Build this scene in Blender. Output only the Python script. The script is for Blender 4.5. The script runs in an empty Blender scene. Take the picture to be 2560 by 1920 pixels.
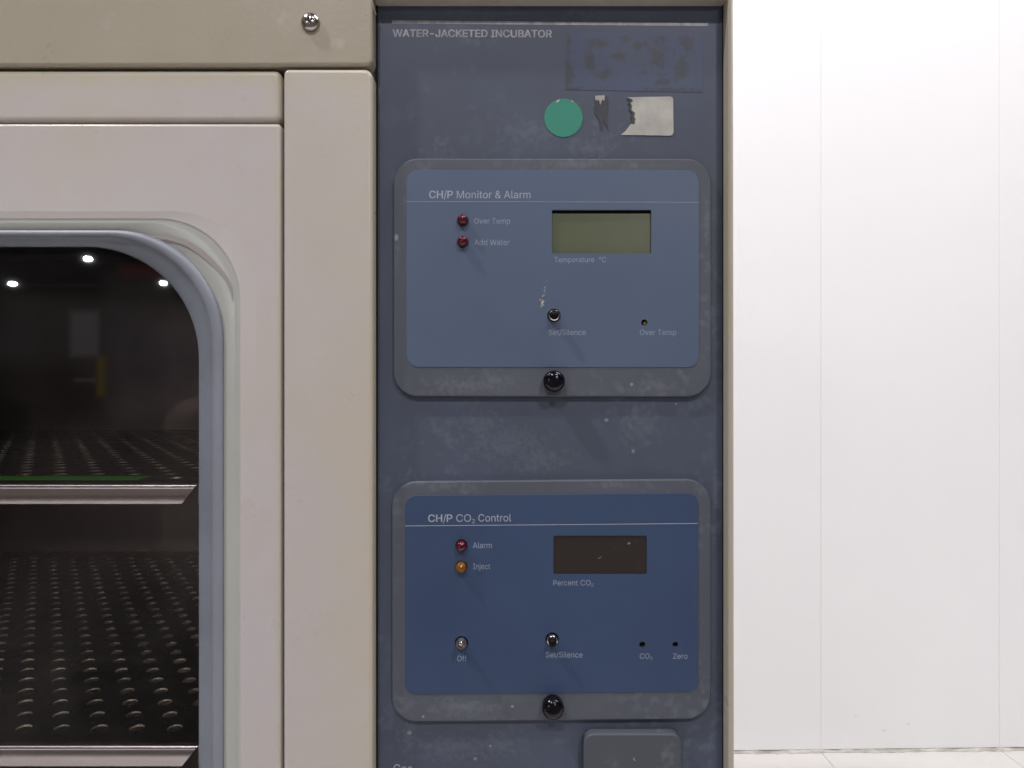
import bpy, bmesh, math, random
from mathutils import Vector, geometry
random.seed(7)

# ------------------------------------------------------------------ camera, world, lights, exposure
D = 0.320          # camera to the front face of the cabinet (m)
F = 1707.0         # focal length in pixels of the 2560 px wide photograph (24 mm on 36 mm)
HC = 0.90          # camera height above the floor
C = bpy.context.scene.collection
S = bpy.context.scene
cam = bpy.data.objects.new('camera', bpy.data.cameras.new('camera'))
C.objects.link(cam)
cam.location = (0, -D, HC)
cam.rotation_euler = (math.pi/2, 0, 0)
cam.data.lens = 24; cam.data.sensor_width = 36
cam.data.clip_start = 0.01; cam.data.clip_end = 100
S.camera = cam
S.view_settings.view_transform = 'Standard'
S.view_settings.look = 'None'
S.view_settings.exposure = 0
S.view_settings.gamma = 1

w = bpy.data.worlds.new("World"); S.world = w; w.use_nodes = True
nt = w.node_tree; N = nt.nodes; L = nt.links
bg = N['Background']
tc = N.new('ShaderNodeTexCoord')
sep = N.new('ShaderNodeSeparateXYZ'); L.new(tc.outputs['Generated'], sep.inputs[0])
# dark hall: unlit roof above, dim walls and floor below
rmp = N.new('ShaderNodeValToRGB'); L.new(sep.outputs['Z'], rmp.inputs[0])
e = rmp.color_ramp.elements
e[0].position = 0.0; e[0].color = (0.16, 0.14, 0.135, 1)
e[1].position = 0.115; e[1].color = (0.035, 0.034, 0.038, 1)
q = rmp.color_ramp.elements.new(0.10); q.color = (0.15, 0.13, 0.125, 1)
nz = N.new('ShaderNodeTexNoise'); nz.inputs['Scale'].default_value = 7; nz.inputs['Detail'].default_value = 3
L.new(tc.outputs['Generated'], nz.inputs['Vector'])
nr = N.new('ShaderNodeValToRGB'); L.new(nz.outputs['Fac'], nr.inputs[0])
nr.color_ramp.elements[0].position = .35; nr.color_ramp.elements[0].color = (.25, .25, .27, 1)
nr.color_ramp.elements[1].position = .65; nr.color_ramp.elements[1].color = (1.6, 1.5, 1.5, 1)
mx = N.new('ShaderNodeMix'); mx.data_type = 'RGBA'; mx.blend_type = 'MULTIPLY'; mx.inputs[0].default_value = 1
L.new(rmp.outputs[0], mx.inputs[6]); L.new(nr.outputs[0], mx.inputs[7])
# things standing in the dark hall behind the viewer: (direction u = x/-y, v = z/-y, half sizes, colour, edge softness)
def mth(op, a, b=None):
    m_ = N.new('ShaderNodeMath'); m_.operation = op
    for i_, q_ in enumerate((a, b)):
        if q_ is None: continue
        if isinstance(q_, (int, float)): m_.inputs[i_].default_value = q_
        else: L.new(q_, m_.inputs[i_])
    return m_.outputs[0]
ny = mth('MAXIMUM', mth('MULTIPLY', sep.outputs['Y'], -1), 1e-4)
U_ = mth('DIVIDE', sep.outputs['X'], ny); V_ = mth('DIVIDE', sep.outputs['Z'], ny)
front = mth('GREATER_THAN', mth('MULTIPLY', sep.outputs['Y'], -1), .05)
prev_c = mx.outputs[2]
for px0, px1, py0, py1, colr, soft, op in (
        (285, 560, 782, 1065, (.46, .38, .375), .020, .8), (-120, 285, 784, 900, (.19, .17, .19), .02, .6), (176, 246, 778, 890, (.50, .47, .50), .006, .9),
        (300, 380, 800, 960, (.08, .09, .16), .03, .7), (395, 500, 870, 935, (.16, .15, .24), .02, .7), (425, 440, 880, 960, (.36, .33, .34), .006, .8),
        (243, 262, 893, 990, (.50, .40, .05), .004, .9), (188, 240, 947, 954, (.45, .42, .42), .003, .8), (300, 405, 668, 690, (.42, .05, .06), .008, .8),
        (270, 430, 700, 755, (.22, .19, .19), .02, .7), (40, 250, 712, 716, (.13, .12, .13), .003, .8), (370, 560, 1090, 1420, (.34, .28, .26), .03, .9),
        (110, 150, 815, 870, (.12, .10, .10), .02, .7), (80, 110, 1040, 1075, (.2, .17, .17), .01, .6)):
    u0, u1 = (px0-1280)/F, (px1-1280)/F; v1, v0 = (960-py0)/F, (960-py1)/F
    du = mth('SUBTRACT', (u1-u0)/2, mth('ABSOLUTE', mth('SUBTRACT', U_, (u0+u1)/2)))
    dv = mth('SUBTRACT', (v1-v0)/2, mth('ABSOLUTE', mth('SUBTRACT', V_, (v0+v1)/2)))
    mr_ = N.new('ShaderNodeMapRange'); L.new(mth('MINIMUM', du, dv), mr_.inputs[0])
    mr_.inputs[1].default_value = -soft; mr_.inputs[2].default_value = soft; mr_.inputs[4].default_value = op
    mc_ = N.new('ShaderNodeMix'); mc_.data_type = 'RGBA'
    L.new(mth('MULTIPLY', mr_.outputs[0], front), mc_.inputs[0]); L.new(prev_c, mc_.inputs[6]); mc_.inputs[7].default_value = (*colr, 1)
    prev_c = mc_.outputs[2]
L.new(prev_c, bg.inputs[0]); bg.inputs[1].default_value = 1.0

def area(name, loc, target, size, power, col=(1, 1, 1), shape='DISK', sy=None):
    l = bpy.data.lights.new(name, 'AREA'); l.shape = shape; l.size = size
    if sy: l.size_y = sy
    l.energy = power; l.color = col
    o = bpy.data.objects.new(name, l); C.objects.link(o)
    o.location = loc
    o.rotation_euler = (Vector(target)-Vector(loc)).to_track_quat('-Z', 'Y').to_euler()
    return o
T0 = (0, 0, HC)
area('key_lamp', (-0.60, -2.1, HC+2.3), T0, 0.13, 29.5, (1, .98, 1))
area('key_lamp', (0.95, -2.1, HC+2.3), T0, 0.13, 29.5, (1, .98, 1))
area('side_lamp', (-1.6, -0.62, HC+2.5), T0, 0.13, 48, (1, .98, 1))
area('hall_or_fill_lamp', (-6.17, -9.6, HC+1.82), T0, 0.115, 22, (1, 1, 1), 'ELLIPSE', .075)
area('hall_or_fill_lamp', (-9.17, -12.2, HC+1.84), T0, 0.135, 24, (1, 1, 1), 'ELLIPSE', .085)
area('hall_or_fill_lamp', (-6.40, -12.2, HC+1.85), T0, 0.125, 22, (1, 1, 1), 'ELLIPSE', .085)
area('hall_or_fill_lamp', (1.5, -5.2, HC+1.7), T0, 0.14, 26)  # added fill lamp, brightens the chamber and upper shelf from the front
area('ceiling_lamp', (1.5, -0.20, HC+2.4), (1.2, 1.3, 0.5), 1.6, 43, (1, .985, 1), 'RECTANGLE', .7)

# ------------------------------------------------------------------ helpers
def W(px, py, d=0.0):
    """point of the photograph (2560 x 1920) at d metres behind the front face"""
    s = (D+d)/F
    return ((px-1280)*s, d, HC+(960-py)*s)

def sep_geo(nt):
    g = nt.nodes.new('ShaderNodeNewGeometry'); return g.outputs['Position']

def mat(name, col, rough=.5, metal=0., spec=.5, var=0.0, vscale=40, col2=None, bump=0., bscale=600,
        specks=None, speck_scale=90, speck_lo=.70, coat=0., rvar=0., stretch=None):
    m = bpy.data.materials.new(name); m.use_nodes = True
    nt = m.node_tree; N = nt.nodes; L = nt.links
    b = N['Principled BSDF']
    b.inputs['Base Color'].default_value = (*col, 1)
    b.inputs['Roughness'].default_value = rough
    b.inputs['Metallic'].default_value = metal
    b.inputs['Specular IOR Level'].default_value = spec
    b.inputs['Coat Weight'].default_value = coat
    b.inputs['Coat Roughness'].default_value = .08
    pos = sep_geo(nt)
    if stretch:
        mp = N.new('ShaderNodeMapping'); mp.inputs['Scale'].default_value = stretch
        L.new(pos, mp.inputs[0]); pos = mp.outputs[0]
    out = None
    if col2 is not None or var:
        n = N.new('ShaderNodeTexNoise'); n.inputs['Scale'].default_value = vscale
        n.inputs['Detail'].default_value = 5; n.inputs['Roughness'].default_value = .6
        L.new(pos, n.inputs['Vector'])
        r = N.new('ShaderNodeValToRGB'); L.new(n.outputs['Fac'], r.inputs[0])
        c2 = col2 if col2 is not None else tuple(c*(1-var) for c in col)
        r.color_ramp.elements[0].position = .36; r.color_ramp.elements[0].color = (*col, 1)
        r.color_ramp.elements[1].position = .66; r.color_ramp.elements[1].color = (*c2, 1)
        out = r.outputs[0]
    if specks is not None:
        n = N.new('ShaderNodeTexNoise'); n.inputs['Scale'].default_value = speck_scale
        n.inputs['Detail'].default_value = 2.5; L.new(pos, n.inputs['Vector'])
        n2 = N.new('ShaderNodeTexNoise'); n2.inputs['Scale'].default_value = 17
        n2.inputs['Detail'].default_value = 1; L.new(pos, n2.inputs['Vector'])
        r = N.new('ShaderNodeMapRange'); r.inputs[1].default_value = speck_lo-.12; r.inputs[2].default_value = speck_lo+.06
        r.inputs[4].default_value = .8
        L.new(n.outputs['Fac'], r.inputs[0])
        r2 = N.new('ShaderNodeMapRange'); r2.inputs[1].default_value = .42; r2.inputs[2].default_value = .62
        L.new(n2.outputs['Fac'], r2.inputs[0])
        mm = N.new('ShaderNodeMath'); mm.operation = 'MULTIPLY'
        L.new(r.outputs[0], mm.inputs[0]); L.new(r2.outputs[0], mm.inputs[1])
        mi = N.new('ShaderNodeMix'); mi.data_type = 'RGBA'
        L.new(mm.outputs[0], mi.inputs[0])
        if out: L.new(out, mi.inputs[6])
        else: mi.inputs[6].default_value = (*col, 1)
        mi.inputs[7].default_value = (*specks, 1)
        out = mi.outputs[2]
    if out: L.new(out, b.inputs['Base Color'])
    if rvar:
        n = N.new('ShaderNodeTexNoise'); n.inputs['Scale'].default_value = 35; n.inputs['Detail'].default_value = 6
        L.new(pos, n.inputs['Vector'])
        r = N.new('ShaderNodeMapRange'); r.inputs[1].default_value = .3; r.inputs[2].default_value = .7
        r.inputs[3].default_value = rough-rvar; r.inputs[4].default_value = rough+rvar
        L.new(n.outputs['Fac'], r.inputs[0]); L.new(r.outputs[0], b.inputs['Roughness'])
    if bump:
        n = N.new('ShaderNodeTexNoise'); n.inputs['Scale'].default_value = bscale; n.inputs['Detail'].default_value = 2
        L.new(pos, n.inputs['Vector'])
        bp = N.new('ShaderNodeBump'); bp.inputs['Strength'].default_value = bump; bp.inputs['Distance'].default_value = .001
        L.new(n.outputs['Fac'], bp.inputs['Height']); L.new(bp.outputs[0], b.inputs['Normal'])
    return m

def link(name, bm, m, parent=None, smooth=40):
    """one mesh object; its origin sits at the middle of its own geometry"""
    me = bpy.data.meshes.new(name)
    vs = [v.co for v in bm.verts]
    lo = Vector([min(v[i] for v in vs) for i in range(3)]); hi = Vector([max(v[i] for v in vs) for i in range(3)])
    c = (lo+hi)/2
    bmesh.ops.translate(bm, verts=bm.verts, vec=-c)
    bmesh.ops.recalc_face_normals(bm, faces=bm.faces)
    bm.to_mesh(me); bm.free()
    me.materials.append(m)
    o = bpy.data.objects.new(name, me); C.objects.link(o)
    if smooth:
        me.polygons.foreach_set('use_smooth', [True]*len(me.polygons))
        keep = [e_.index for e_ in me.edges if e_.use_edge_sharp]
        me.set_sharp_from_angle(angle=math.radians(smooth))
        for i in keep: me.edges[i].use_edge_sharp = True
    p = parent; off = Vector((0, 0, 0))
    while p is not None:
        off += p.location; p = p.parent
    o.location = c-off
    if parent: o.parent = parent
    return o

def tag(o, label=None, cat=None, group=None, kind=None):
    if label: o['label'] = label
    if cat: o['category'] = cat
    if group: o['group'] = group
    if kind: o['kind'] = kind
    return o

def rrect(x0, y0, x1, y1, r, d=0., seg=10, rot=0., rs=None):
    """rounded rectangle given in photo pixels, as world points at depth d; rot = slope of its long sides"""
    rs = rs or (r, r, r, r)      # tl, tr, br, bl
    pts = []
    cs = [(x0+rs[0], y0+rs[0], math.pi, rs[0]), (x1-rs[1], y0+rs[1], 1.5*math.pi, rs[1]),
          (x1-rs[2], y1-rs[2], 0, rs[2]), (x0+rs[3], y1-rs[3], .5*math.pi, rs[3])]
    mx_, my_ = (x0+x1)/2, (y0+y1)/2
    for cx, cy, a0, rr in cs:
        n = seg if rr > 0.5 else 0
        for k in range(n+1):
            a = a0+(math.pi/2)*(k/n if n else 0)
            px, py = cx+rr*math.cos(a), cy+rr*math.sin(a)
            dx, dy = px-mx_, py-my_
            pts.append(W(mx_+dx-dy*-0*rot, my_+dy+dx*rot, d))
    return [Vector(p) for p in pts]

def circle(px, py, r, d, n=32):
    return [Vector(W(px+r*math.cos(2*math.pi*k/n), py+r*math.sin(2*math.pi*k/n), d)) for k in range(n)]

def area2(p):
    return sum(p[i].x*p[(i+1) % len(p)].z-p[(i+1) % len(p)].x*p[i].z for i in range(len(p)))/2

def inset(pts, t):
    """move a closed loop inwards (t>0) in the x-z plane"""
    s = 1 if area2(pts) > 0 else -1
    out = []
    n = len(pts)
    for i in range(n):
        a, b, c = pts[i-1], pts[i], pts[(i+1) % n]
        e1 = Vector((b.x-a.x, b.z-a.z)); e2 = Vector((c.x-b.x, c.z-b.z))
        if e1.length < 1e-9: e1 = e2
        if e2.length < 1e-9: e2 = e1
        e1 = e1.normalized(); e2 = e2.normalized()
        n1 = Vector((-e1.y, e1.x))*s; n2 = Vector((-e2.y, e2.x))*s
        m_ = n1+n2
        if m_.length < 1e-6: m_ = n1
        m_.normalize()
        k = t/max(.4, m_.dot(n1))
        out.append(Vector((b.x+m_.x*k, b.y, b.z+m_.y*k)))
    return out

def ringverts(bm, pts, y):
    return [bm.verts.new((p.x, y, p.z)) for p in pts]

def bridge(bm, a, b):
    n = len(a)
    for i in range(n):
        bm.faces.new((a[i], a[(i+1) % n], b[(i+1) % n], b[i]))

def plate(name, outer, holes, yf, yb, bev, m, parent, hbev=None, seg=4, back=False, smooth=50):
    """prism between y=yf (front) and y=yb with rounded front edges; holes go through it"""
    bm = bmesh.new()
    fl = []
    loops = [(outer, bev)]+[(h, -(hbev if hbev is not None else min(bev, .0003))) for h in holes]
    for pts, t in loops:
        ta = abs(t); prev = ringverts(bm, pts, yb)
        bk = prev
        if ta > 0:
            for k in range(seg+1):
                a = math.pi/2*k/seg
                r = ringverts(bm, inset(pts, math.copysign(ta*(1-math.cos(a)), t)), yf+ta*(1-math.sin(a)))
                bridge(bm, prev, r); prev = r
        else:
            r = ringverts(bm, pts, yf); bridge(bm, prev, r); prev = r
        fl.append(prev)
    es = []
    for r in fl:
        for i in range(len(r)):
            e_ = bm.edges.get((r[i], r[(i+1) % len(r)]))
            es.append(e_)
    for e_ in es: e_.smooth = False
    if len(fl) == 1:
        bm.faces.new(fl[0])
    else:
        bmesh.ops.triangle_fill(bm, edges=es, use_beauty=True, use_dissolve=False)
    return link(name, bm, m, parent, smooth)

def lathe(name, px, py, d, prof, m, parent, n=40, mod=None, smooth=40):
    """surface of revolution about the axis facing the viewer; prof = [(radius m, y offset m)], toward the viewer = negative"""
    c = Vector(W(px, py, d))
    bm = bmesh.new(); prev = None
    for r, y in prof:
        if r < 1e-7:
            v = bm.verts.new((c.x, c.y+y, c.z))
            for i in range(n): bm.faces.new((prev[i], prev[(i+1) % n], v))
            prev = None; break
        ring = []
        for k in range(n):
            a = 2*math.pi*k/n
            rr = r*(mod(a) if mod else 1)
            ring.append(bm.verts.new((c.x+rr*math.cos(a), c.y+y, c.z+rr*math.sin(a))))
        if prev: bridge(bm, prev, ring)
        prev = ring
    return link(name, bm, m, parent, smooth)

PX = D/F     # size of a photo pixel on the front face

def dome(r, h, stem, n=8, base=0.):
    pr = [(r, base), (r, -stem)]
    for k in range(1, n):
        a = math.pi/2*k/n
        pr.append((r*math.cos(a), -stem-h*math.sin(a)))
    pr.append((0, -stem-h))
    return pr

_H = {}
try:        # the sans face that ships inside Blender, else its built-in face
    import os
    FONT = bpy.data.fonts.load(os.path.join(bpy.utils.system_resource('DATAFILES'), 'fonts', 'Inter.woff2'))
except Exception:
    FONT = None
def text_mesh(s, offset):
    cu = bpy.data.curves.new('t', 'FONT'); cu.body = s; cu.size = 1; cu.offset = offset
    if FONT: cu.font = FONT
    cu.resolution_u = 3
    cu.fill_mode = 'NONE'
    o = bpy.data.objects.new('t', cu); C.objects.link(o)
    bpy.context.view_layer.update()
    me = bpy.data.meshes.new_from_object(o.evaluated_get(bpy.context.evaluated_depsgraph_get()))
    bpy.data.objects.remove(o)
    # outlines of this face may overlap inside one letter: fill by winding number
    co = [Vector((v.co.x, v.co.y)) for v in me.vertices]
    nxt = {}
    for a_, b_ in (tuple(e_.vertices) for e_ in me.edges):
        nxt.setdefault(a_, []).append(b_); nxt.setdefault(b_, []).append(a_)
    loops = []; cur = []
    for k in range(len(co)):
        if cur and (k not in nxt[k-1]): loops.append(cur); cur = []
        cur.append(k)
    loops.append(cur)
    segs = [(lp[q_], lp[(q_+1) % len(lp)]) for lp in loops for q_ in range(len(lp))]
    res = geometry.delaunay_2d_cdt(co, segs, [], 0, 1e-6)
    vs_, fs_ = res[0], res[2]
    ab = [(co[a_], co[b_]) for a_, b_ in segs]
    keep = []
    for f_ in fs_:
        cx = sum(vs_[q_].x for q_ in f_)/len(f_); cy = sum(vs_[q_].y for q_ in f_)/len(f_)
        wn = 0
        for a_, b_ in ab:
            if (a_.y <= cy) != (b_.y <= cy):
                if a_.x+(cy-a_.y)/(b_.y-a_.y)*(b_.x-a_.x) > cx: wn += 1 if b_.y > a_.y else -1
        if wn: keep.append(f_)
    me = bpy.data.meshes.new('t'); me.from_pydata([(v.x, v.y, 0) for v in vs_], [], keep)
    return me
def cap(offset):
    if offset not in _H:
        me = text_mesh('H', offset); zs = [v.co.y for v in me.vertices]
        _H[offset] = (min(zs), max(zs))
    return _H[offset]

def lettering(pieces, d, m, parent, name='lettering', offset=0.0):
    """pieces: (string, x0, x1, cap top at x0, baseline at x0, slope, weight) in photo pixels"""
    bm = bmesh.new()
    for s, x0, x1, yt, yb, slope, off in pieces:
        me = text_mesh(s, 0)
        xs = [v.co.x for v in me.vertices]; a, b = min(xs), max(xs)
        c0, c1 = cap(0)
        # heavier weights are printed as a few slightly shifted impressions
        g = off
        for q_, (ox, oy) in enumerate([(0, 0)] if g <= 0 else [(0, 0), (-g, 0), (g, 0), (-g*.7, -g*.5), (g*.7, -g*.5), (-g*.7, g*.5), (g*.7, g*.5)]):
            tmp = bmesh.new(); tmp.from_mesh(me)
            bmesh.ops.delete(tmp, geom=[v for v in tmp.verts if not v.link_faces], context='VERTS')
            for v in tmp.verts:
                px = x0+g+(v.co.x-a)/(b-a)*(x1-x0-2*g)+ox
                py = yb-(v.co.y-c0)/(c1-c0)*(yb-yt)+(px-x0)*slope+oy
                v.co = W(px, py, d-q_*.000006)
            t2 = bpy.data.meshes.new('t'); tmp.to_mesh(t2); tmp.free()
            bm.from_mesh(t2)
    return link(name, bm, m, parent, 0)

# ------------------------------------------------------------------ materials
def cream(name, warm, k=1.0, grads=()):
    """old cream enamel, yellowed in clouds; warm = share of the yellowed tone"""
    grey = (.480, .445, .452); yel = (.46, .408, .315)
    grey = tuple(c*k for c in grey); yel = tuple(c*k for c in yel)
    a = tuple(g*(1-warm)+y*warm for g, y in zip(grey, yel))
    b_ = tuple(g*(1-min(1, warm+.45))+y*min(1, warm+.45) for g, y in zip(grey, yel))
    m = mat(name, a, .32, spec=.45, col2=b_, vscale=13, bump=.06, bscale=420, rvar=.06,
               specks=(.50, .47, .46), speck_scale=60, speck_lo=.73)
    # yellow stain that creeps in from the seams: (axis, world a = none, world b = full)
    nt = m.node_tree; N = nt.nodes; L = nt.links; b = N['Principled BSDF']
    for ax, wa, wb, amt in grads:
        sx = N.new('ShaderNodeSeparateXYZ'); L.new(sep_geo(nt), sx.inputs[0])
        nn = N.new('ShaderNodeTexNoise'); nn.inputs['Scale'].default_value = 45; nn.inputs['Detail'].default_value = 4
        L.new(sep_geo(nt), nn.inputs['Vector'])
        r = N.new('ShaderNodeMapRange'); r.clamp = True; r.inputs[1].default_value = wa; r.inputs[2].default_value = wb
        L.new(sx.outputs[ax], r.inputs[0])
        mm = N.new('ShaderNodeMath'); mm.operation = 'MULTIPLY'; L.new(r.outputs[0], mm.inputs[0])
        rn = N.new('ShaderNodeMapRange'); rn.inputs[1].default_value = .3; rn.inputs[2].default_value = .6; rn.inputs[3].default_value = .35; rn.inputs[4].default_value = 1
        L.new(nn.outputs['Fac'], rn.inputs[0]); L.new(rn.outputs[0], mm.inputs[1])
        m2_ = N.new('ShaderNodeMath'); m2_.operation = 'MULTIPLY'; m2_.inputs[1].default_value = amt; L.new(mm.outputs[0], m2_.inputs[0])
        mi = N.new('ShaderNodeMix'); mi.data_type = 'RGBA'; L.new(m2_.outputs[0], mi.inputs[0])
        L.new(b.inputs['Base Color'].links[0].from_socket, mi.inputs[6]); mi.inputs[7].default_value = (.47*k, .42*k, .30*k, 1)
        L.new(mi.outputs[2], b.inputs['Base Color'])
    return m
M_door = cream('cream_enamel_door', .04, 1, ((0, W(680, 0)[0], W(699, 0)[0], .5), (2, W(0, 318)[2], W(0, 309)[2], .3)))
M_post = cream('cream_enamel_post', .12, 1, ((0, W(770, 0)[0], W(900, 0)[0], .35), (2, W(0, 260)[2], W(0, 180)[2], .5), (0, W(915, 0)[0], W(931, 0)[0], .8)))
M_head = cream('cream_enamel_header', .95, .76)
M_rail = cream('cream_enamel_rail', .10, 1, ((2, W(0, 222)[2], W(0, 192)[2], .8), (0, W(660, 0)[0], W(700, 0)[0], .7)))
M_frame = cream('cream_enamel_frame', .62, .85)
M_black = mat('black_cavity', (.01, .009, .009), .7, spec=.2)
M_body = cream('cream_enamel_body', .55)
M_panel = mat('blue_grey_film', (.072, .086, .126), .5, spec=.3, col2=(.062, .072, .096), vscale=11,
              specks=(.10, .12, .16), speck_scale=170, speck_lo=.66, rvar=.08, bump=.02, bscale=900)
M_grey = mat('grey_module_film', (.088, .096, .120), .5, spec=.3, var=.12, vscale=16,
             specks=(.12, .135, .155), speck_scale=190, speck_lo=.64, rvar=.08)
M_grey2 = mat('grey_cover', (.074, .082, .098), .5, spec=.3, var=.08, vscale=16, specks=(.2, .21, .23), speck_lo=.76)
M_lab1 = mat('slate_blue_label', (.082, .113, .180), .48, spec=.4, var=.10, vscale=9, rvar=.05, bump=.02, bscale=900)
M_lab2 = mat('dark_blue_label', (.037, .063, .130), .48, spec=.4, var=.10, vscale=9, rvar=.05, bump=.02, bscale=900)
M_ink = mat('pale_ink', (.34, .375, .45), .6, var=.15, vscale=300)
M_ink2 = mat('pale_ink_dim', (.27, .31, .40), .6, var=.2, vscale=300)
M_inkB = mat('worn_silver_ink', (.36, .36, .40), .6, var=.4, vscale=260)
M_lcd = mat('green_grey_display', (.090, .103, .055), .35, spec=.4, var=.1, vscale=25)
M_disp = mat('brown_black_display', (.030, .024, .022), .25, spec=.4, specks=(.1, .09, .07), speck_scale=300, speck_lo=.74)
M_red = mat('red_lens', (.070, .001, .009), .10, spec=.5, coat=.15)
M_amber = mat('amber_lens', (.17, .060, .003), .16, spec=.4, coat=.1)
M_knob = mat('black_knob_plastic', (.003, .0025, .005), .14, spec=.35)
M_cap = mat('brown_black_cap', (.006, .004, .005), .45, spec=.12)
M_chrome = mat('chrome', (.62, .58, .54), .16, metal=1)
M_steel = mat('screw_steel', (.50, .46, .44), .22, metal=1, var=.3, vscale=300)
M_brass = mat('dull_brass', (.16, .11, .05), .5, metal=.6)
M_gask = mat('blue_grey_gasket', (.180, .198, .232), .45, spec=.4, var=.18, vscale=25, rvar=.08)
M_gask2 = mat('lilac_grey_gasket', (.222, .235, .275), .46, spec=.5, var=.12, vscale=25)
M_bezel = mat('translucent_grey_bezel', (.40, .405, .375), .22, spec=.5, var=.06, vscale=20)
M_shelf = mat('shelf_steel', (.40, .37, .35), .30, metal=1, var=.25, vscale=30, rvar=.1)
M_edge = mat('polished_shelf_edge', (.80, .76, .76), .27, metal=1, var=.12, vscale=60, stretch=(.15, 1, 3))
M_rim = mat('punched_rim', (.52, .47, .37), .42, metal=.5, col2=(.17, .155, .14), vscale=75)
M_cham = mat('chamber_steel', (.22, .18, .17), .38, metal=1, var=.3, vscale=5, rvar=.1)
M_green = mat('green_strip', (.03, .16, .012), .5, spec=.3)
M_stick = mat('green_sticker_paper', (.040, .235, .165), .6, spec=.3, var=.08, vscale=40)
M_resid = mat('adhesive_residue', (.050, .068, .130), .5, spec=.4, col2=(.051, .063, .105), vscale=34, rvar=.1, stretch=(1, 1, .55))
M_dark = mat('dark_adhesive', (.052, .054, .064), .5, spec=.3, var=.25, vscale=150)
M_paper = mat('torn_foil_paper', (.42, .40, .36), .4, spec=.4, col2=(.27, .26, .24), vscale=45, metal=.15)
M_wall = mat('white_wall_panel', (.84, .83, .84), .35, spec=.4, var=.02, vscale=1.5, bump=.02, bscale=30)
M_floor = mat('white_floor', (.86, .83, .79), .45, spec=.3, var=.03, vscale=6)
M_seam = mat('wall_joint_filler', (.74, .72, .71), .6)
M_dirt = mat('skirting_dirt', (.42, .39, .34), .8, col2=(.75, .72, .68), vscale=20, stretch=(1, 1, 4))

glass = bpy.data.materials.new('window_glass'); glass.use_nodes = True
nt = glass.node_tree; N = nt.nodes; L = nt.links
N.remove(N['Principled BSDF'])
tr = N.new('ShaderNodeBsdfTransparent'); tr.inputs[0].default_value = (.80, .78, .77, 1)
gl = N.new('ShaderNodeBsdfGlossy'); gl.inputs['Roughness'].default_value = .012
fr = N.new('ShaderNodeFresnel'); fr.inputs[0].default_value = 1.62
ms = N.new('ShaderNodeMixShader')
ge = N.new('ShaderNodeNewGeometry'); mr = N.new('ShaderNodeMapRange')   # same reflection from either side
mr.inputs[3].default_value = 1.55; mr.inputs[4].default_value = 1/1.55
L.new(ge.outputs['Backfacing'], mr.inputs[0]); L.new(mr.outputs[0], fr.inputs[0])
L.new(fr.outputs[0], ms.inputs[0]); L.new(tr.outputs[0], ms.inputs[1]); L.new(gl.outputs[0], ms.inputs[2])
df = N.new('ShaderNodeBsdfDiffuse'); df.inputs[0].default_value = (.55, .52, .52, 1)
nn = N.new('ShaderNodeTexNoise'); nn.inputs['Scale'].default_value = 9; nn.inputs['Detail'].default_value = 6; nn.inputs['Distortion'].default_value = 1.2
L.new(sep_geo(nt), nn.inputs['Vector'])
mr2 = N.new('ShaderNodeMapRange'); mr2.inputs[1].default_value = .4; mr2.inputs[2].default_value = .7; mr2.inputs[3].default_value = .004; mr2.inputs[4].default_value = .017
L.new(nn.outputs['Fac'], mr2.inputs[0])
m3 = N.new('ShaderNodeMixShader'); L.new(mr2.outputs[0], m3.inputs[0]); L.new(ms.outputs[0], m3.inputs[1]); L.new(df.outputs[0], m3.inputs[2])
L.new(m3.outputs[0], N['Material Output'].inputs[0])

_n = M_edge.node_tree; _t = _n.nodes.new('ShaderNodeTangent'); _t.direction_type = 'RADIAL'; _t.axis = 'X'
_b = _n.nodes['Principled BSDF']; _n.links.new(_t.outputs[0], _b.inputs['Tangent'])
_b.inputs['Anisotropic'].default_value = .9; _b.inputs['Anisotropic Rotation'].default_value = 0.25

# ------------------------------------------------------------------ floor and wall
yaw = math.radians(1.2)
DW = 1.67-D                     # wall plane behind the cabinet front
def slab(bm, x0, x1, y0, y1, z0, z1):
    vs = [bm.verts.new((x, y, z)) for z in (z0, z1) for y in (y0, y1) for x in (x0, x1)]
    for f in ((0, 1, 3, 2), (4, 6, 7, 5), (0, 4, 5, 1), (2, 3, 7, 6), (0, 2, 6, 4), (1, 5, 7, 3)):
        bm.faces.new([vs[i] for i in f])
xs1 = (2052-1280)/F*1.67       # where the first joint stands
pitch = (2497-2052)/F*1.67*1.02
def turn(bm):
    c, s = math.cos(yaw), math.sin(yaw)
    for v in bm.verts:
        x, y = v.co.x-xs1, v.co.y-DW
        v.co.x, v.co.y = xs1+x*c-y*s, DW+x*s+y*c
# floor: boards as wide as the wall panels with hairline joints
bm = bmesh.new()
for k in range(-6, 8):
    slab(bm, xs1+k*pitch+.0009, xs1+(k+1)*pitch-.0009, -.95, DW+.05, -.02, 0)
slab(bm, xs1-6*pitch, xs1+8*pitch, -.95, DW+.05, -.03, -.004)
turn(bm)
fl = link('floor', bm, M_floor, None, 0); tag(fl, kind='structure')
wall = bpy.data.objects.new('wall', None); C.objects.link(wall); wall.location = (xs1, DW, 0)
tag(wall, 'plain white wall of tall flush panels behind the incubator', 'wall')
for k in range(-5, 7):
    bm = bmesh.new(); slab(bm, xs1+k*pitch+.0006, xs1+(k+1)*pitch-.0006, DW, DW+.03, .006, 2.6); turn(bm)
    bmesh.ops.bevel(bm, geom=bm.edges[:], offset=.0006, segments=2, affect='EDGES')
    link('wall_panel', bm, M_wall, wall)
for k in range(-4, 7):
    bm = bmesh.new(); slab(bm, xs1+k*pitch-.0006, xs1+k*pitch+.0006, DW+.0004, DW+.03, .006, 2.6); turn(bm)
    link('joint', bm, M_seam, wall, 0)
bm = bmesh.new()
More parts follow.
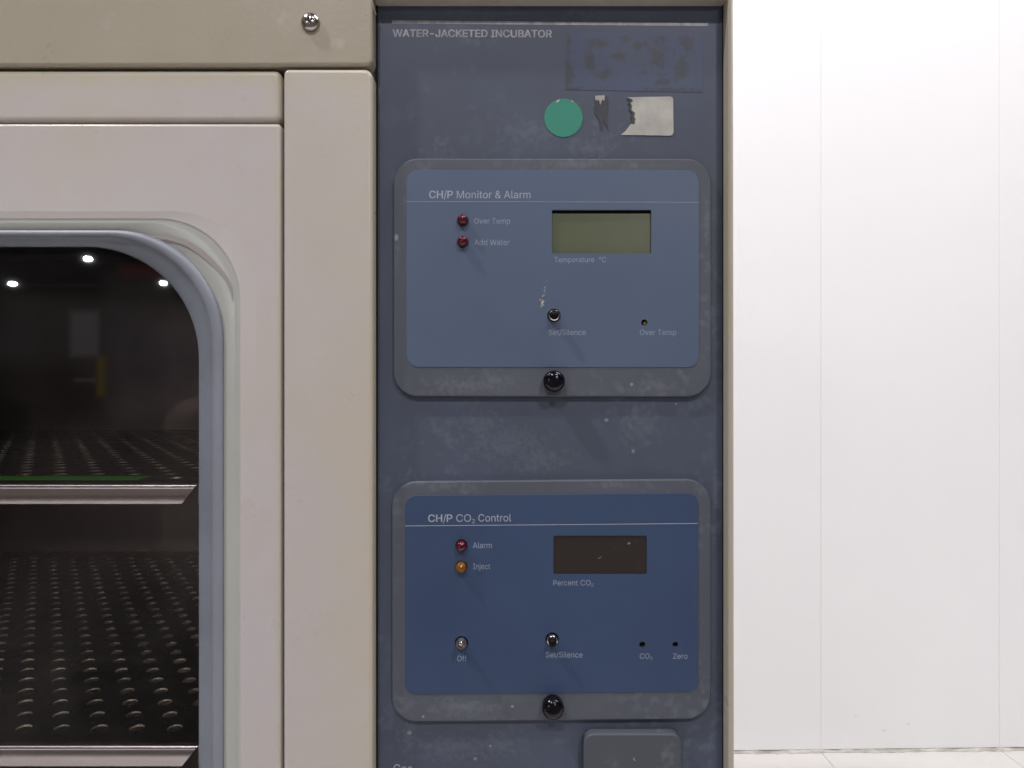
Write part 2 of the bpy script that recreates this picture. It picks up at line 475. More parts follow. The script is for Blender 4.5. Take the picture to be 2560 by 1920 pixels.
# ragged line of sealant and dirt along the foot of the wall
n = 260; xa, xb = xs1-2*pitch, xs1+4*pitch
lo = []; hi = []; to = []
for i in range(n+1):
    x = xa+(xb-xa)*i/n
    h = .004+.004*random.random()*abs(math.sin(i*.21)); o_ = .004+.006*random.random()*abs(math.sin(i*.13+1))
    lo.append(bm.verts.new((x, DW-o_, .0006))); hi.append(bm.verts.new((x, DW-.0025, h))); to.append(bm.verts.new((x, DW+.002, h)))
for i in range(n):
    bm.faces.new((lo[i], lo[i+1], hi[i+1], hi[i])); bm.faces.new((hi[i], hi[i+1], to[i+1], to[i]))
turn(bm)
link('skirting_seal', bm, M_dirt, wall)

for px, py, w_, h_ in ((2212, 1827.5, 6, 2), (2273.5, 1813, 4, 2.4), (2140, 1790, 4, 1.5)):
    bm = bmesh.new(); dd = DW+D-.0006
    pts_ = [((px-1280)*(DW+D)/F+w_*.001*math.cos(a)*random.uniform(.7, 1.2), HC+(960-py)*(DW+D)/F+h_*.001*math.sin(a)) for a in [2*math.pi*k/12 for k in range(12)]]
    vs = [bm.verts.new((x, DW-.0008, z)) for x, z in pts_]; bm.faces.new(vs); turn(bm)
    link('scuff_mark', bm, mat('wall_scuff', (.72, .69, .68), .6), wall, 0)

# ------------------------------------------------------------------ incubator
inc = bpy.data.objects.new('incubator', None); C.objects.link(inc)
XL = -.76; BACK = .66; ZT = HC+(960+210)*PX
PXL = 1280+XL/PX
inc.location = (-.33, .33, 0)
tag(inc, 'cream enamelled water jacketed incubator with blue control panel and window door', 'incubator')
def pz(z): return 960-(z-HC)/PX     # world height -> photo row on the front face

# outer shell, open to the front
bm = bmesh.new()
xr = W(1839, 960)[0]
def box5(bm, x0, x1, y0, y1, z0, z1):
    v = [bm.verts.new(p) for p in ((x0, y0, z0), (x1, y0, z0), (x1, y0, z1), (x0, y0, z1), (x0, y1, z0), (x1, y1, z0), (x1, y1, z1), (x0, y1, z1))]
    for f in ((0, 1, 5, 4), (1, 2, 6, 5), (2, 3, 7, 6), (3, 0, 4, 7), (4, 5, 6, 7)):
        bm.faces.new([v[i] for i in f])
box5(bm, XL, xr-.0022, .012, BACK, 0.0, ZT)
link('cabinet_shell', bm, M_body, inc, 0)
# dark backing behind every gap, with the chamber mouth cut out
XCR, XCL, ZCT, ZCB = -.150, -.72, HC+.16, .16
hole = [Vector((XCL, 0, ZCB)), Vector((XCR, 0, ZCB)), Vector((XCR, 0, ZCT)), Vector((XCL, 0, ZCT))]
outr = [Vector((XL+.004, 0, .004)), Vector((xr-.006, 0, .004)), Vector((xr-.006, 0, ZT-.004)), Vector((XL+.004, 0, ZT-.004))]
plate('gap_backing', outr, [hole], .0165, .0185, 0, M_black, inc, hbev=0)
# chamber liner
bm = bmesh.new(); box5(bm, XCL, XCR, .045, .575, ZCB, ZCT)
link('chamber_liner', bm, M_cham, inc, 0)
bm = bmesh.new()
v1 = [bm.verts.new((x, .019, z)) for x, z in ((XCL, ZCB), (XCR, ZCB), (XCR, ZCT), (XCL, ZCT))]
v2 = [bm.verts.new((x, .045, z)) for x, z in ((XCL, ZCB), (XCR, ZCB), (XCR, ZCT), (XCL, ZCT))]
bridge(bm, v1, v2); link('chamber_mouth', bm, M_black, inc, 0)

# header, rail, door, post
PB = pz(.02)
hd = plate('header_panel', rrect(PXL, pz(ZT), 930.5, 163.5, 14, seg=8, rs=(13, 13, 18, 13)), [], 0, .014, .0015, M_head, inc, seg=6)
plate('door_rail', rrect(PXL+20, 174, 701, 303.5, 10, d=.001, rs=(17, 17, 17, 17)), [], .0012, .014, .0024, M_rail, inc, seg=6)
post_pts = rrect(708, 171, 931, PB, 8, rs=(14, 22, 14, 14), seg=8)
plate('door_post', post_pts, [], 0, .0145, .0019, M_post, inc, seg=6)

def wring(x, y, r, d, seg=20, ex=0):
    # window outline ring: right side x, top y; far sides mirrored on the door
    xl = PXL+20+(701-x); yb = 4900-(y-308)
    return rrect(x, y, x, y, 0, d) if False else rrect(xl, y, x, yb, r, d, seg=seg)
doorout = rrect(PXL+20, 308, 701.5, 4960, 10)
door_hole = wring(640, 528, 205, 0)
dr = plate('door', doorout, [door_hole], 0, .0145, .0016, M_door, inc, hbev=0, seg=5)
def loft(name, rings, m, parent, smooth=60):
    bm = bmesh.new(); prev = None
    for x, y, r, d in rings:
        ring = [bm.verts.new(p) for p in wring(x, y, r, d)]
        if prev: bridge(bm, prev, ring)
        prev = ring
    return link(name, bm, m, parent, smooth)
loft('window_surround', [(640, 528, 205, 0), (632, 532, 205, .0001), (612, 540, 204, .0003), (601, 545, 203, .0004)], M_door, dr)
loft('window_bezel', [(601, 545, 203, .0004), (599, 546.5, 202, .0004), (597, 548, 201, .0007), (594, 550, 203, .0008), (590, 553, 207, .0006),
                      (584, 557, 217, .0007), (574, 564, 238, .0009), (564, 570, 258, .0014), (558.5, 574.5, 272, .0020)], M_bezel, dr)
loft('window_gasket', [(558.5, 574.5, 272, .0020), (558, 575, 273, .0013), (556, 576.5, 274, .0007), (551, 580, 275, .0002), (545, 583, 275, 0), (538, 587, 276, .0002), (533, 589, 276, .0010), (531, 590, 276, .0020)], M_gask2, dr)
loft('inner_gasket', [(531, 590, 276, .0020), (529.5, 591, 276, .0024), (515, 601, 277, .0036), (500, 614, 278, .0046), (497, 617, 279, .0062), (497, 618, 279, .0160)], M_gask, dr)
# brown arc-shaped strip laid over the widest part of the bezel, at the corner
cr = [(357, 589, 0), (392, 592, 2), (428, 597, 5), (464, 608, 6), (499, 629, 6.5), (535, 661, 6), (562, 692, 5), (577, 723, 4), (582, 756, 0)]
def spl(a, n=6):
    out = []
    for i in range(len(a)-1):
        p0, p1, p2, p3 = a[max(0, i-1)], a[i], a[i+1], a[min(len(a)-1, i+2)]
        for k in range(n):
            t_ = k/n
            out.append(tuple(.5*((2*p1[q])+(-p0[q]+p2[q])*t_+(2*p0[q]-5*p1[q]+4*p2[q]-p3[q])*t_*t_+(-p0[q]+3*p1[q]-3*p2[q]+p3[q])*t_**3) for q in range(3)))
    return out+[a[-1]]
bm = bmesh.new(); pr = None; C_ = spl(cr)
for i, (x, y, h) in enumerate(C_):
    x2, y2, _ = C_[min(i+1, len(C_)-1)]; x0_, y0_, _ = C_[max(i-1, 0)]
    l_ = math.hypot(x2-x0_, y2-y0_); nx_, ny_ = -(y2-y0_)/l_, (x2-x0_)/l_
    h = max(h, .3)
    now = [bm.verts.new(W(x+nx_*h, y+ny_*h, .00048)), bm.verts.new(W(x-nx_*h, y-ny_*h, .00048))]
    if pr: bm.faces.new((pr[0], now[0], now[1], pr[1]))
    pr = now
link('bezel_arc', bm, mat('brown_arc', (.30, .265, .265), .5), dr, 0)
bm = bmesh.new(); bm.faces.new(ringverts(bm, wring(503, 610, 279, .0075), .0075)); link('window_pane', bm, glass, dr, 0)

# frame of the control panel: strip above, right flange, strip below (one bent sheet)
def skx(px, py): return px+(py-960)*.0026
PDEP = .009
top_f, bot_f = -11.5, pz(.10)
fo = [(932.5, pz(ZT)), (skx(1837, pz(ZT)), pz(ZT)), (skx(1837, 2400), PB), (932.5, PB)]
outer = [Vector(W(*p)) for p in fo+[(932.5, bot_f), (1821.5, bot_f), (1821.5, top_f), (932.5, top_f)]]
plate('panel_frame', outer, [], 0, .0150, .0012, M_frame, inc, seg=5)

# control panel sheet
pan = plate('control_panel', rrect(931, -40, 1815, bot_f, 3, d=PDEP), [], PDEP, PDEP+.002, .0002, M_panel, inc)
bm = bmesh.new()
P = W(1805.5, 0, PDEP); 
slab(bm, W(1805, 0, PDEP)[0], W(1816, 0, PDEP)[0], PDEP-.0012, PDEP-.0003, .11, HC+.20)
slab(bm, W(938, 0, PDEP)[0], W(945, 0, PDEP)[0], PDEP-.0006, PDEP-.0003, .11, HC+.20)
link('edge_gasket', bm, M_black, pan, 0)

# title strip and title on the panel
d = PDEP-.00008
bm = bmesh.new(); vs = [bm.verts.new(W(*p, d)) for p in ((980, 50.5), (1771, 57.5), (1771, 65), (980, 58.5))]
bm.faces.new(vs); link('title_stripe', bm, M_inkB, pan, 0)
lettering([('WATER-JACKETED INCUBATOR', 981, 1380, 73.5, 91.5, .004, 1.0)], d, M_inkB, pan)
lettering([('Gas', 984, 1031, 1911, 1933, 0, .0)], d, M_ink, pan)
# bright highlight line modelled as a thin pale sliver, top left corner
bm = bmesh.new(); pts_ = [(928.5, -6, -.0004, .35), (930, 6, .0002, .8), (933, 16, .0012, 1.0), (937, 28, .0030, .9), (940.5, 38, .0050, .5)]
ra = [bm.verts.new(W(x-h_, y, q_)) for x, y, q_, h_ in pts_]; rb = [bm.verts.new(W(x+h_, y-.5, q_-.0001)) for x, y, q_, h_ in pts_]
for k in range(len(pts_)-1): bm.faces.new((ra[k], ra[k+1], rb[k+1], rb[k]))
link('highlight_sliver', bm, mat('pale_highlight', (.75, .70, .66), .15, spec=.8), pan)
# old sticker traces
def sheet(name, pts, d, m, parent, th=.00012):
    bm = bmesh.new(); a = [bm.verts.new(W(x, y, d)) for x, y in pts]
    b_ = [bm.verts.new((v.co.x, v.co.y+th*.9, v.co.z)) for v in a]
    bridge(bm, a, b_); bm.faces.new(a)
    return link(name, bm, m, parent, 0)
def rough(pts, amp=1.2, step=2.5):
    out = []
    for i in range(len(pts)):
        (xa, ya), (xb, yb) = pts[i], pts[(i+1) % len(pts)]
        n = max(1, int(math.hypot(xb-xa, yb-ya)/step))
        for k in range(n):
            e_ = amp if k else amp*.4
            out.append((xa+(xb-xa)*k/n+random.uniform(-e_, e_), ya+(yb-ya)*k/n+random.uniform(-e_, e_)))
    return out
def jag(x, y0, y1, n, amp):
    return [(x+random.uniform(-amp, amp), y0+(y1-y0)*i/n) for i in range(n+1)]
sheet('adhesive_trace', [(1421, 78), (1757, 82), (1757, 231), (1413, 224), (1414, 160)], PDEP-.00014, M_resid, pan)
def blob(cx, cy, rx, ry, n=70, j=.34):
    out = []; ph = [random.uniform(0, 6.3) for _ in range(4)]
    for i in range(n):
        a = 2*math.pi*i/n
        k = 1+j*(.6*math.sin(2*a+ph[0])+.5*math.sin(3*a+ph[1])+.35*math.sin(7*a+ph[2])+.25*math.sin(13*a+ph[3]))+random.uniform(-.07, .07)
        out.append((cx+rx*k*math.cos(a), cy+ry*k*math.sin(a)))
    return out
def patches(t_, c_, strength, scale, amp, lo, hi, dep, items):
    """irregular worn patches at given places of the panel, mixed into the base colour"""
    nt = t_.node_tree; N = nt.nodes; L = nt.links
    pos = sep_geo(nt)
    n_ = N.new('ShaderNodeTexNoise'); n_.inputs['Scale'].default_value = scale; n_.inputs['Detail'].default_value = 7; n_.inputs['Roughness'].default_value = .68
    L.new(pos, n_.inputs['Vector'])
    last = None
    for cx, cy, rx, ry in items:
        mp = N.new('ShaderNodeMapping'); mp.vector_type = 'TEXTURE'
        mp.inputs['Location'].default_value = W(cx, cy, dep)
        mp.inputs['Scale'].default_value = (rx*PX*1.03, .05, ry*PX*1.03)
        L.new(pos, mp.inputs[0])
        ln = N.new('ShaderNodeVectorMath'); ln.operation = 'LENGTH'; L.new(mp.outputs[0], ln.inputs[0])
        if last is None: last = ln.outputs['Value']
        else:
            mi_ = N.new('ShaderNodeMath'); mi_.operation = 'MINIMUM'; L.new(last, mi_.inputs[0]); L.new(ln.outputs['Value'], mi_.inputs[1]); last = mi_.outputs[0]
    ad = N.new('ShaderNodeMath'); ad.operation = 'MULTIPLY_ADD'; ad.inputs[1].default_value = amp
    L.new(n_.outputs['Fac'], ad.inputs[0]); L.new(last, ad.inputs[2])
    mr = N.new('ShaderNodeMapRange'); mr.inputs[1].default_value = lo; mr.inputs[2].default_value = hi; mr.inputs[3].default_value = strength; mr.inputs[4].default_value = 0
    L.new(ad.outputs[0], mr.inputs[0])
    bs = N['Principled BSDF']; old = bs.inputs['Base Color'].links[0].from_socket
    mi_ = N.new('ShaderNodeMix'); mi_.data_type = 'RGBA'; L.new(mr.outputs[0], mi_.inputs[0]); L.new(old, mi_.inputs[6]); mi_.inputs[7].default_value = (*c_, 1)
    L.new(mi_.outputs[2], bs.inputs['Base Color'])
patches(M_resid, (.042, .044, .052), .85, 170, 5.5, 3.2, 3.9, PDEP, ((1641, 135, 26, 38), (1704, 165, 18, 48), (1716, 112, 20, 28), (1647, 206, 28, 9), (1556, 97, 30, 15), (1476, 160, 15, 24),
    (1508, 193, 20, 16), (1545, 140, 22, 12), (1612, 180, 11, 11), (1422, 190, 10, 42), (1500, 110, 30, 12), (1690, 226, 75, 7), (1440, 221, 34, 6), (1590, 115, 18, 12), (1422, 110, 8, 30)))
patches(M_panel, (.15, .17, .20), .26, 330, 5.0, 2.5, 3.5, PDEP, ((1270, 1110, 120, 50), (1200, 1060, 60, 34), (1350, 1150, 90, 40), (1320, 330, 90, 40), (1480, 370, 70, 25), (1020, 1850, 26, 60),
    (1140, 1870, 110, 40), (1250, 1860, 60, 40), (1600, 1060, 60, 60), (1790, 1230, 12, 60), (1100, 420, 60, 60)))
patches(M_panel, (.20, .22, .25), .8, 900, .6, .9, 1.3, PDEP, ((1516, 1050, 6, 5), (1583, 1128, 5, 6), (1743, 176, 4, 5), (1024, 1832, 7, 6), (1188, 1897, 5, 5), (1226, 1865, 4, 4), (1690, 1010, 4, 3)))
patches(M_grey, (.18, .19, .215), .32, 330, 4.5, 2.2, 3.2, PDEP-.0026, ((1160, 962, 110, 24), (1240, 950, 60, 22), (1430, 410, 70, 14), (1590, 415, 24, 10), (1010, 1762, 34, 30), (1160, 1770, 120, 24), (1110, 1216, 80, 13),
    (1530, 1212, 60, 10), (1768, 560, 8, 60), (994, 640, 8, 50), (1640, 965, 50, 18)))
patches(M_grey, (.26, .28, .31), .8, 900, .6, .9, 1.3, PDEP-.0026, ((1579, 961, 5, 5), (991, 594, 6, 10), (1281, 1766, 5, 4), (1058, 1792, 4, 4)))
g = plate('green_sticker', circle(1408.6, 295, 48, PDEP, 64), [], PDEP-.0003, PDEP-.0001, .00005, M_stick, pan)
sheet('sticker_tear', [(1390, 253), (1398, 247), (1399, 252), (1393, 257)], PDEP-.00045, M_paper, g)
sheet('sticker_tear', [(1427, 250), (1433, 252), (1434, 257), (1430, 255)], PDEP-.00045, M_paper, g)
# torn label
rag = [(1569, 245), (1575, 251), (1572, 258), (1577, 263), (1574, 274), (1583, 283), (1579, 291), (1582, 298), (1577, 309), (1571, 318), (1563, 328), (1552, 337)]
pts = [(1568, 243), (1676, 241), (1682, 244), (1683, 250), (1684, 330), (1681, 337), (1674, 339)]+rag[::-1]
sheet('torn_label', pts, PDEP-.0004, M_paper, pan, .0003)
sheet('adhesive_patch', rough([(x-2.5, y) for x, y in rag[:-3]]+[(x+random.uniform(3, 9), y) for x, y in rag[:-3][::-1]], 1.1, 2.0), PDEP-.00055, M_dark, pan)
st = [(1486, 240), (1519, 239), (1520, 262), (1517, 290), (1520, 326), (1514, 312), (1510, 300), (1505, 326), (1500, 318), (1499, 300), (1492, 292), (1486, 284)]
sheet('adhesive_patch', rough(st, 1.5, 2.5), PDEP-.0003, M_dark, pan)
sheet('label_scrap', [(1488, 239), (1512, 238), (1511, 252), (1506, 248), (1501, 262), (1497, 249), (1492, 252), (1487, 248)], PDEP-.0005, M_paper, pan)

# ---------------- modules
def led(px, py, d, m, parent, hole_r=15.5):
    r = 13.6*PX
    lathe('indicator_light', px, py, d, dome(r, r*.95, .0016, n=10, base=.002), m, parent, n=36)
def knob(px, py, d, parent, r):
    R_ = r*PX
    prof = [(R_*.97, .0006), (R_, -.0010), (R_, -.0040)]
    for k in range(1, 9):
        a = math.pi/2*k/9; prof.append((R_*(.25+.75*math.cos(a)) if k < 9 else 0, -.0040-.0030*math.sin(a)))
    prof.append((0, -.0071))
    def md(a): return 1-.022*max(0, math.cos(8*a+math.pi/8))**6
    lathe('thumb_screw', px, py, d, prof, M_knob, parent, n=96, mod=md, smooth=30)
def button(px, py, d, parent, hexa=False):
    r = 14.6*PX
    prof = [(r, .002), (r, -.0016), (r*.94, -.0022), (r*.76, -.0025), (r*.72, -.0022), (r*.72, .001), (0, .001)]
    md = (lambda a: 1.0-.05*abs(math.sin(3*a))) if hexa else None
    lathe('switch_bushing', px, py, d, prof, M_chrome, parent, n=48, mod=md)
    rc = 10.3*PX
    lathe('push_button', px, py+1, d, [(rc, .001), (rc, -.0042), (rc*.9, -.0049), (rc*.6, -.0053), (0, -.0054)], M_cap, parent, n=36)

def module(pname, y_off, outer, label, r_out, r_lab, slope, m_lab, lcd, holes):
    base = PDEP; pf = PDEP-.0026; lf = pf-.0003
    def RR(b, r, d, seg=10):
        return rrect(b[0], b[1], b[2], b[3], r, d, seg=seg, rot=slope)
    def hs(d): return [rrect(*lcd, 4, d, seg=4)]+[circle(x, y, r, d, 28) for x, y, r in holes]
    mod = plate(pname, RR(outer, r_out, pf), hs(pf), pf, base-.0002, .0007, M_grey, inc, hbev=0, seg=4)
    plate('face_label', RR(label, r_lab, lf), hs(lf), lf, pf-.00004, .00012, m_lab, mod, hbev=0, seg=2)
    bm = bmesh.new()
    a = W(lcd[0]-30, lcd[1]-30, base); b_ = W(lcd[2]+60, lcd[3]+30, base)
    plate('circuit_backing', RR((label[0]+10, label[1]+10, label[2]-10, label[3]-10), 4, base-.0004, 2), [], base-.0005, base-.0001, 0, M_black, mod)
    bm.free()
    return mod, lf

m1, lf = module('monitor_module', 0, (983, 396, 1779, 992), (1016, 425, 1748, 918), 62, 30, .0012, M_lab1,
    (1379.7, 524.4, 1628.3, 633.8),
    [(1156.9, 551, 14.6), (1156.9, 604.7, 14.6), (1384.8, 788.5, 17), (1611.1, 806.4, 8)])
m1['label'] = 'upper grey plate with pale slate label and green grey display'
plate('display', rrect(1370, 534, 1638, 645, 2, lf+.0016), [], lf+.0014, lf+.0020, .0001, M_lcd, m1)
led(1156.9, 551, lf, M_red, m1); led(1156.9, 604.7, lf, M_red, m1)
button(1384.8, 789, lf, m1)
lathe('trim_screw', 1611.5, 809, lf+.0024, [(6*PX, .0), (6*PX, -.001), (5*PX, -.0013), (0, -.0013)], M_brass, m1, n=20)
knob(1384, 952.8, lf+.0003, m1, 27.5)
t = lf-.00007
lettering([('CH', 1072.6, 1107.5, 476.9, 495.2, .001, 0.55), ('/', 1109.5, 1117, 476, 496, .001, 0), ('P', 1118.3, 1132.4, 476.9, 495.2, .001, 0.55), ('Monitor & Alarm', 1142, 1326.4, 477, 495.4, .001, 0)], t, M_ink, m1)
lettering([('Over Temp', 1185.5, 1275.4, 545.5, 559, .0, 0)], t, M_ink2, m1)
lettering([('Add Water', 1186, 1274, 598.6, 612.7, .0, 0)], t, M_ink2, m1)
lettering([('Temperature', 1385.6, 1485.9, 642.5, 655.5, .0, 0), ('°C', 1497.8, 1515.7, 642.5, 655.5, 0, 0)], t, M_ink2, m1)
lettering([('Set/Silence', 1371.7, 1464.4, 824, 837.4, .0, 0)], t, M_ink2, m1)
lettering([('Over Temp', 1599.6, 1690.7, 824, 837.4, .0, 0)], t, M_ink2, m1)
sheet('divider_line', [(1016, 503.0), (1747, 505.0), (1747, 506.3), (1016, 504.3)], lf-.00008, M_ink2, m1, .00005)
# chipped spot above the button
bm = bmesh.new()
for i in range(46):
    k = random.random()
    cx = 1352+k*16+random.gauss(0, 3.2*(1-k)+1); cy = 762-k*62+random.gauss(0, 5*(1-k)+2)
    s = random.uniform(.5, 1.6)*(1.3-k)
    a0 = random.random()*3
    vs = [bm.verts.new(W(cx+s*random.uniform(.6, 1.5)*math.cos(a0+2*math.pi*j/6), cy+s*random.uniform(.6, 1.6)*math.sin(a0+2*math.pi*j/6), lf-.00008)) for j in range(6)]
    bm.faces.new(vs)
for pth in ([(1353, 762), (1356, 754), (1361, 751), (1360, 756), (1357, 758), (1356, 764)], [(1352, 757), (1355, 753), (1353, 760)]):
    bm.faces.new([bm.verts.new(W(x, y, lf-.00009)) for x, y in pth])
link('paint_chips', bm, mat('bare_chip', (.42, .41, .33), .6), m1, 0)

m2, lf = module('gas_control_module', 0, (979, 1201, 1778, 1802), (1013, 1236, 1746, 1733), 62, 28, -.0088, M_lab2,
    (1383.7, 1339.2, 1617, 1435.3),
    [(1153.6, 1363.3, 15.2), (1153.2, 1416.8, 15.2), (1153.6, 1607.3, 17), (1380.2, 1598, 17), (1605.9, 1612.2, 7.8), (1688.4, 1611.8, 7.3)])
m2['label'] = 'lower grey plate with dark blue label and dark display'
plate('display', rrect(1375, 1331, 1626, 1443, 2, lf+.0010), [], lf+.0004, lf+.0012, .0001, M_disp, m2)
sheet('display_fleck', blob(1572, 1358.5, 4, 2.6, 12), lf+.00025, mat('pale_fleck', (.17, .165, .13), .6), m2)
sheet('display_fleck', [(1494, 1396.5), (1501, 1391.5), (1505, 1391.5), (1501, 1396), (1496, 1398)], lf+.00025, mat('grey_fleck', (.10, .095, .08), .6), m2)
led(1153.6, 1363.6, lf, M_red, m2); led(1153, 1417, lf, M_amber, m2)
button(1380.2, 1598, lf, m2, True)
r = 14.6*PX
lathe('toggle_bushing', 1153.6, 1607, lf, [(r, .002), (r, -.0014), (r*.92, -.0020), (r*.8, -.0020), (r*.72, -.0026), (r*.5, -.0026), (r*.46, -.0012), (0, -.001)], M_chrome, m2, n=48)
# bat lever: tapers out from the bushing, leaning to the viewer and slightly down
bm = bmesh.new(); c0 = Vector(W(1153.6, 1606, lf)); c1 = Vector(W(1151.3, 1608.5, lf-.0095))
ax = (c1-c0).normalized(); u = ax.cross(Vector((0, 0, 1))).normalized(); v_ = ax.cross(u)
prev = None
for tt, rr in ((0, .0007), (.5, .0009), (.85, .00115), (.93, .0011), (.98, .0008), (1.0, .0003)):
    p = c0.lerp(c1, tt)
    ring = [bm.verts.new(p+u*rr*math.cos(2*math.pi*k/20)+v_*rr*math.sin(2*math.pi*k/20)) for k in range(20)]
    if prev: bridge(bm, prev, ring)
    prev = ring
bm.faces.new(prev); link('toggle_lever', bm, M_chrome, m2)
knob(1381.5, 1762, lf+.0003, m2, 27.5)
t = lf-.00007; sl = -.0045
lettering([('CH', 1070.2, 1105.7, 1286.7, 1304.8, sl, 0.55), ('/', 1107.5, 1115.5, 1286, 1305.5, sl, 0), ('P', 1116.6, 1131, 1286.3, 1304.4, sl, 0.55), ('CO', 1140.6, 1177.5, 1286, 1304.6, sl, 0), ('2', 1180, 1187.3, 1298, 1308, 0, 0),
           ('Control', 1196, 1278, 1285.5, 1304, sl, 0)], t, M_ink, m2)
lettering([('Alarm', 1182, 1229.4, 1356.3, 1370.5, 0, 0)], t, M_ink2, m2)
lettering([('Inject', 1182.6, 1225.4, 1409, 1423, 0, 0)], t, M_ink2, m2)
lettering([('Percent', 1383.3, 1444.8, 1450.2, 1464, 0, 0), ('CO', 1451.5, 1476.5, 1450.2, 1464, 0, 0), ('2', 1478, 1484, 1459, 1466.5, 0, 0)], t, M_ink2, m2)
lettering([('Off', 1143.3, 1167, 1639.4, 1653, 0, 0)], t, M_ink2, m2)
lettering([('Set/Silence', 1364.5, 1456.4, 1630, 1643.9, 0, 0)], t, M_ink2, m2)
lettering([('CO', 1599.6, 1624, 1633.8, 1647, 0, 0), ('2', 1626, 1631, 1642, 1650, 0, 0)], t, M_ink2, m2)
lettering([('Zero', 1682.6, 1718.7, 1633.8, 1647, 0, 0)], t, M_ink2, m2)
sheet('divider_line', [(1013, 1314.2), (1745, 1308.0), (1745, 1309.6), (1013, 1315.8)], lf-.00008, M_ink, m2, .00005)

# grey cover plate at the bottom of the view
cv = plate('cover_plate', rrect(1459, 1835, 1705, 2130, 26, PDEP-.006, rs=(27, 27, 27, 27)), [], PDEP-.006, PDEP-.0002, .0009, M_grey2, inc, seg=5)
sheet('paint_chip', [(1583, 1894), (1587, 1896), (1589, 1902), (1586, 1903), (1583, 1899)], PDEP-.0062, mat('cover_chip', (.22, .22, .23), .6), cv)

# screw in the header: pan head with a cross recess
c = Vector(W(777, 57, 0)); R_ = 23.5*PX
bm = bmesh.new(); n = 64; prev = None
arms = lambda a: abs(math.cos(2*(a-.12)))
for k in range(22):
    tt = k/21
    rr = R_*(1-tt*.985)
    y = -.0030*math.sqrt(max(0, 1-(rr/R_)**2))-.0004 if k else 0.0003
    ring = []
    for i in range(n):
        a = 2*math.pi*i/n
        # depth of the cross recess at this point
        x_, z_ = rr*math.cos(a-.12), rr*math.sin(a-.12)
        wd = .00042*(1-.35*rr/R_)
        inarm = (abs(x_) < wd or abs(z_) < wd) and rr < R_*.56
        dep = .0022*(1-rr/(R_*.62)) if inarm else (.0016 if rr < R_*.14 else 0)
        ring.append(bm.verts.new((c.x+rr*math.cos(a), y+max(0, dep), c.z+rr*math.sin(a))))
    if prev: bridge(bm, prev, ring)
    prev = ring
bm.faces.new(prev); sc = link('pan_screw', bm, M_steel, hd, 55)
lathe('screw_recess', 777, 57, 0, [(R_*.20, -.0012), (R_*.1, -.0012), (0, -.0012)], M_black, sc, n=12)

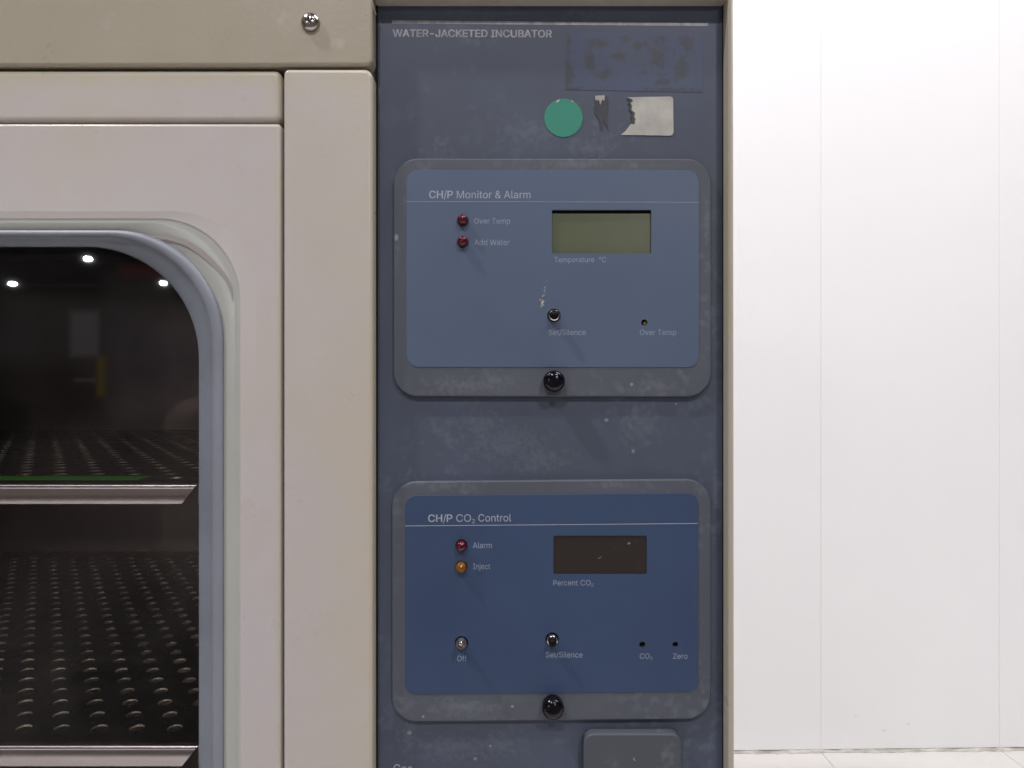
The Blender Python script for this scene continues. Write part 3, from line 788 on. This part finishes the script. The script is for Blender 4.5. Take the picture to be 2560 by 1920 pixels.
# ------------------------------------------------------------------ shelves inside the chamber
def shelf(py, dfront, label, with_strip=False):
    dep = .470; A = .0236; B = .0172; R = .0045; TH = .0010
    x1 = W(494, py, dfront)[0]; x0 = XCL+.006
    z = W(0, py, dfront)[2]-.0004
    root = bpy.data.objects.new('wire_shelf' if False else 'perforated_shelf', None); C.objects.link(root)
    root.location = ((x0+x1)/2, dfront+dep/2, z)
    tag(root, label, 'shelf', 'perforated steel shelves inside the chamber')
    bm = bmesh.new()
    nx = int((x1-x0)/A)-1; ny = int((dep-.03)/B)
    NS = 20
    yy0 = dfront+.012
    def cell(cx, cy):
        R = .0045*random.uniform(.95, 1.04); cx0, cy0 = cx, cy; TH = .0010*random.uniform(.75, 1.2)
        hx, hy = A/2, B/2
        out = []; inn = []
        for k in range(NS):
            a = 2*math.pi*(k+.5)/NS
            ca, sa = math.cos(a), math.sin(a)
            s_ = min(hx/abs(ca) if abs(ca) > 1e-6 else 9, hy/abs(sa) if abs(sa) > 1e-6 else 9)
            out.append((cx+ca*s_, cy+sa*s_)); inn.append((cx+ca*R, cy+sa*R))
        o_ = [bm.verts.new((x, y, z)) for x, y in out]
        # corners are cut by the ray outline, so add them with small triangles
        i0 = [bm.verts.new((x, y, z)) for x, y in inn]
        i1 = [bm.verts.new((cx+(x-cx)*.97, cy+(y-cy)*.97, z-.0003)) for x, y in inn]
        i2 = [bm.verts.new((cx+(x-cx)*.93, cy+(y-cy)*.93, z-TH)) for x, y in inn]
        bridge(bm, o_, i0); bridge(bm, i0, i1); bridge(bm, i1, i2)
        for k in range(NS):
            a, b_ = out[k], out[(k+1) % NS]
            if abs(a[0]-b_[0]) > 1e-7 and abs(a[1]-b_[1]) > 1e-7:
                qx = cx+math.copysign(hx, (a[0]+b_[0])/2-cx); qy = cy+math.copysign(hy, (a[1]+b_[1])/2-cy)
                q_ = bm.verts.new((qx, qy, z)); bm.faces.new((o_[k], q_, o_[(k+1) % NS]))
    def quad(xa, xb, ya, yb_):
        if xb-xa > 1e-5: bm.faces.new([bm.verts.new(p) for p in ((xa, ya, z), (xb, ya, z), (xb, yb_, z), (xa, yb_, z))])
    xs = x1-.012-nx*A
    for j in range(ny):
        sh = (A/2 if j % 2 else 0)
        for i in range(nx-1 if sh else nx):
            cell(xs+sh+(i+.5)*A, yy0+(j+.5)*B)
        quad(x0, xs+sh, yy0+j*B, yy0+(j+1)*B)
        quad(xs+sh+(nx-1 if sh else nx)*A, x1-.001, yy0+j*B, yy0+(j+1)*B)
    quad(x0, x1-.001, yy0+ny*B, dfront+dep)
    ps = link('perforated_sheet', bm, M_shelf, root, 30)
    ps.data.materials.append(M_rim)
    for p in ps.data.polygons:
        if abs(p.normal.z) < .9: p.material_index = 1
    # rolled front edge, mitred at its right end
    bm = bmesh.new(); prof = [(.012, .0), (.006, .0)]
    for k in range(0, 7):
        a = math.pi/2*k/6; prof.append((.004*(1-math.sin(a)), -.004*(1-math.cos(a))))
    prof += [(.0, -.0128), (.0012, -.0136), (.003, -.0136)]
    ra = []; rb = []
    for dy, dz in prof:
        xe = x1-max(0, -dz-.0008)*.78
        ra.append(bm.verts.new((x0, dfront+dy, z+dz+.0004))); rb.append(bm.verts.new((xe, dfront+dy, z+dz+.0004)))
    for k in range(len(prof)-1): bm.faces.new((ra[k], ra[k+1], rb[k+1], rb[k]))
    link('front_edge', bm, M_edge, root, 70)
    # side flange behind the mitre
    bm = bmesh.new(); slab(bm, x1-.0012, x1, dfront+.0030, dfront+dep, z-.013, z-.0002)
    link('side_edge', bm, M_shelf, root, 0)
    if with_strip:  # thin green slab behind the rolled front edge
        bm = bmesh.new(); slab(bm, x0+.01, W(330, py, dfront)[0], dfront+.0065, dfront+.022, z+.0007, z+.0009)
        link('green_strip', bm, M_green, root, 0)
    return root
shelf(1205, .086, 'upper perforated steel shelf with green strip behind its rolled front edge', True)
shelf(1862, .086, 'lower perforated steel shelf at the bottom edge of the window view')
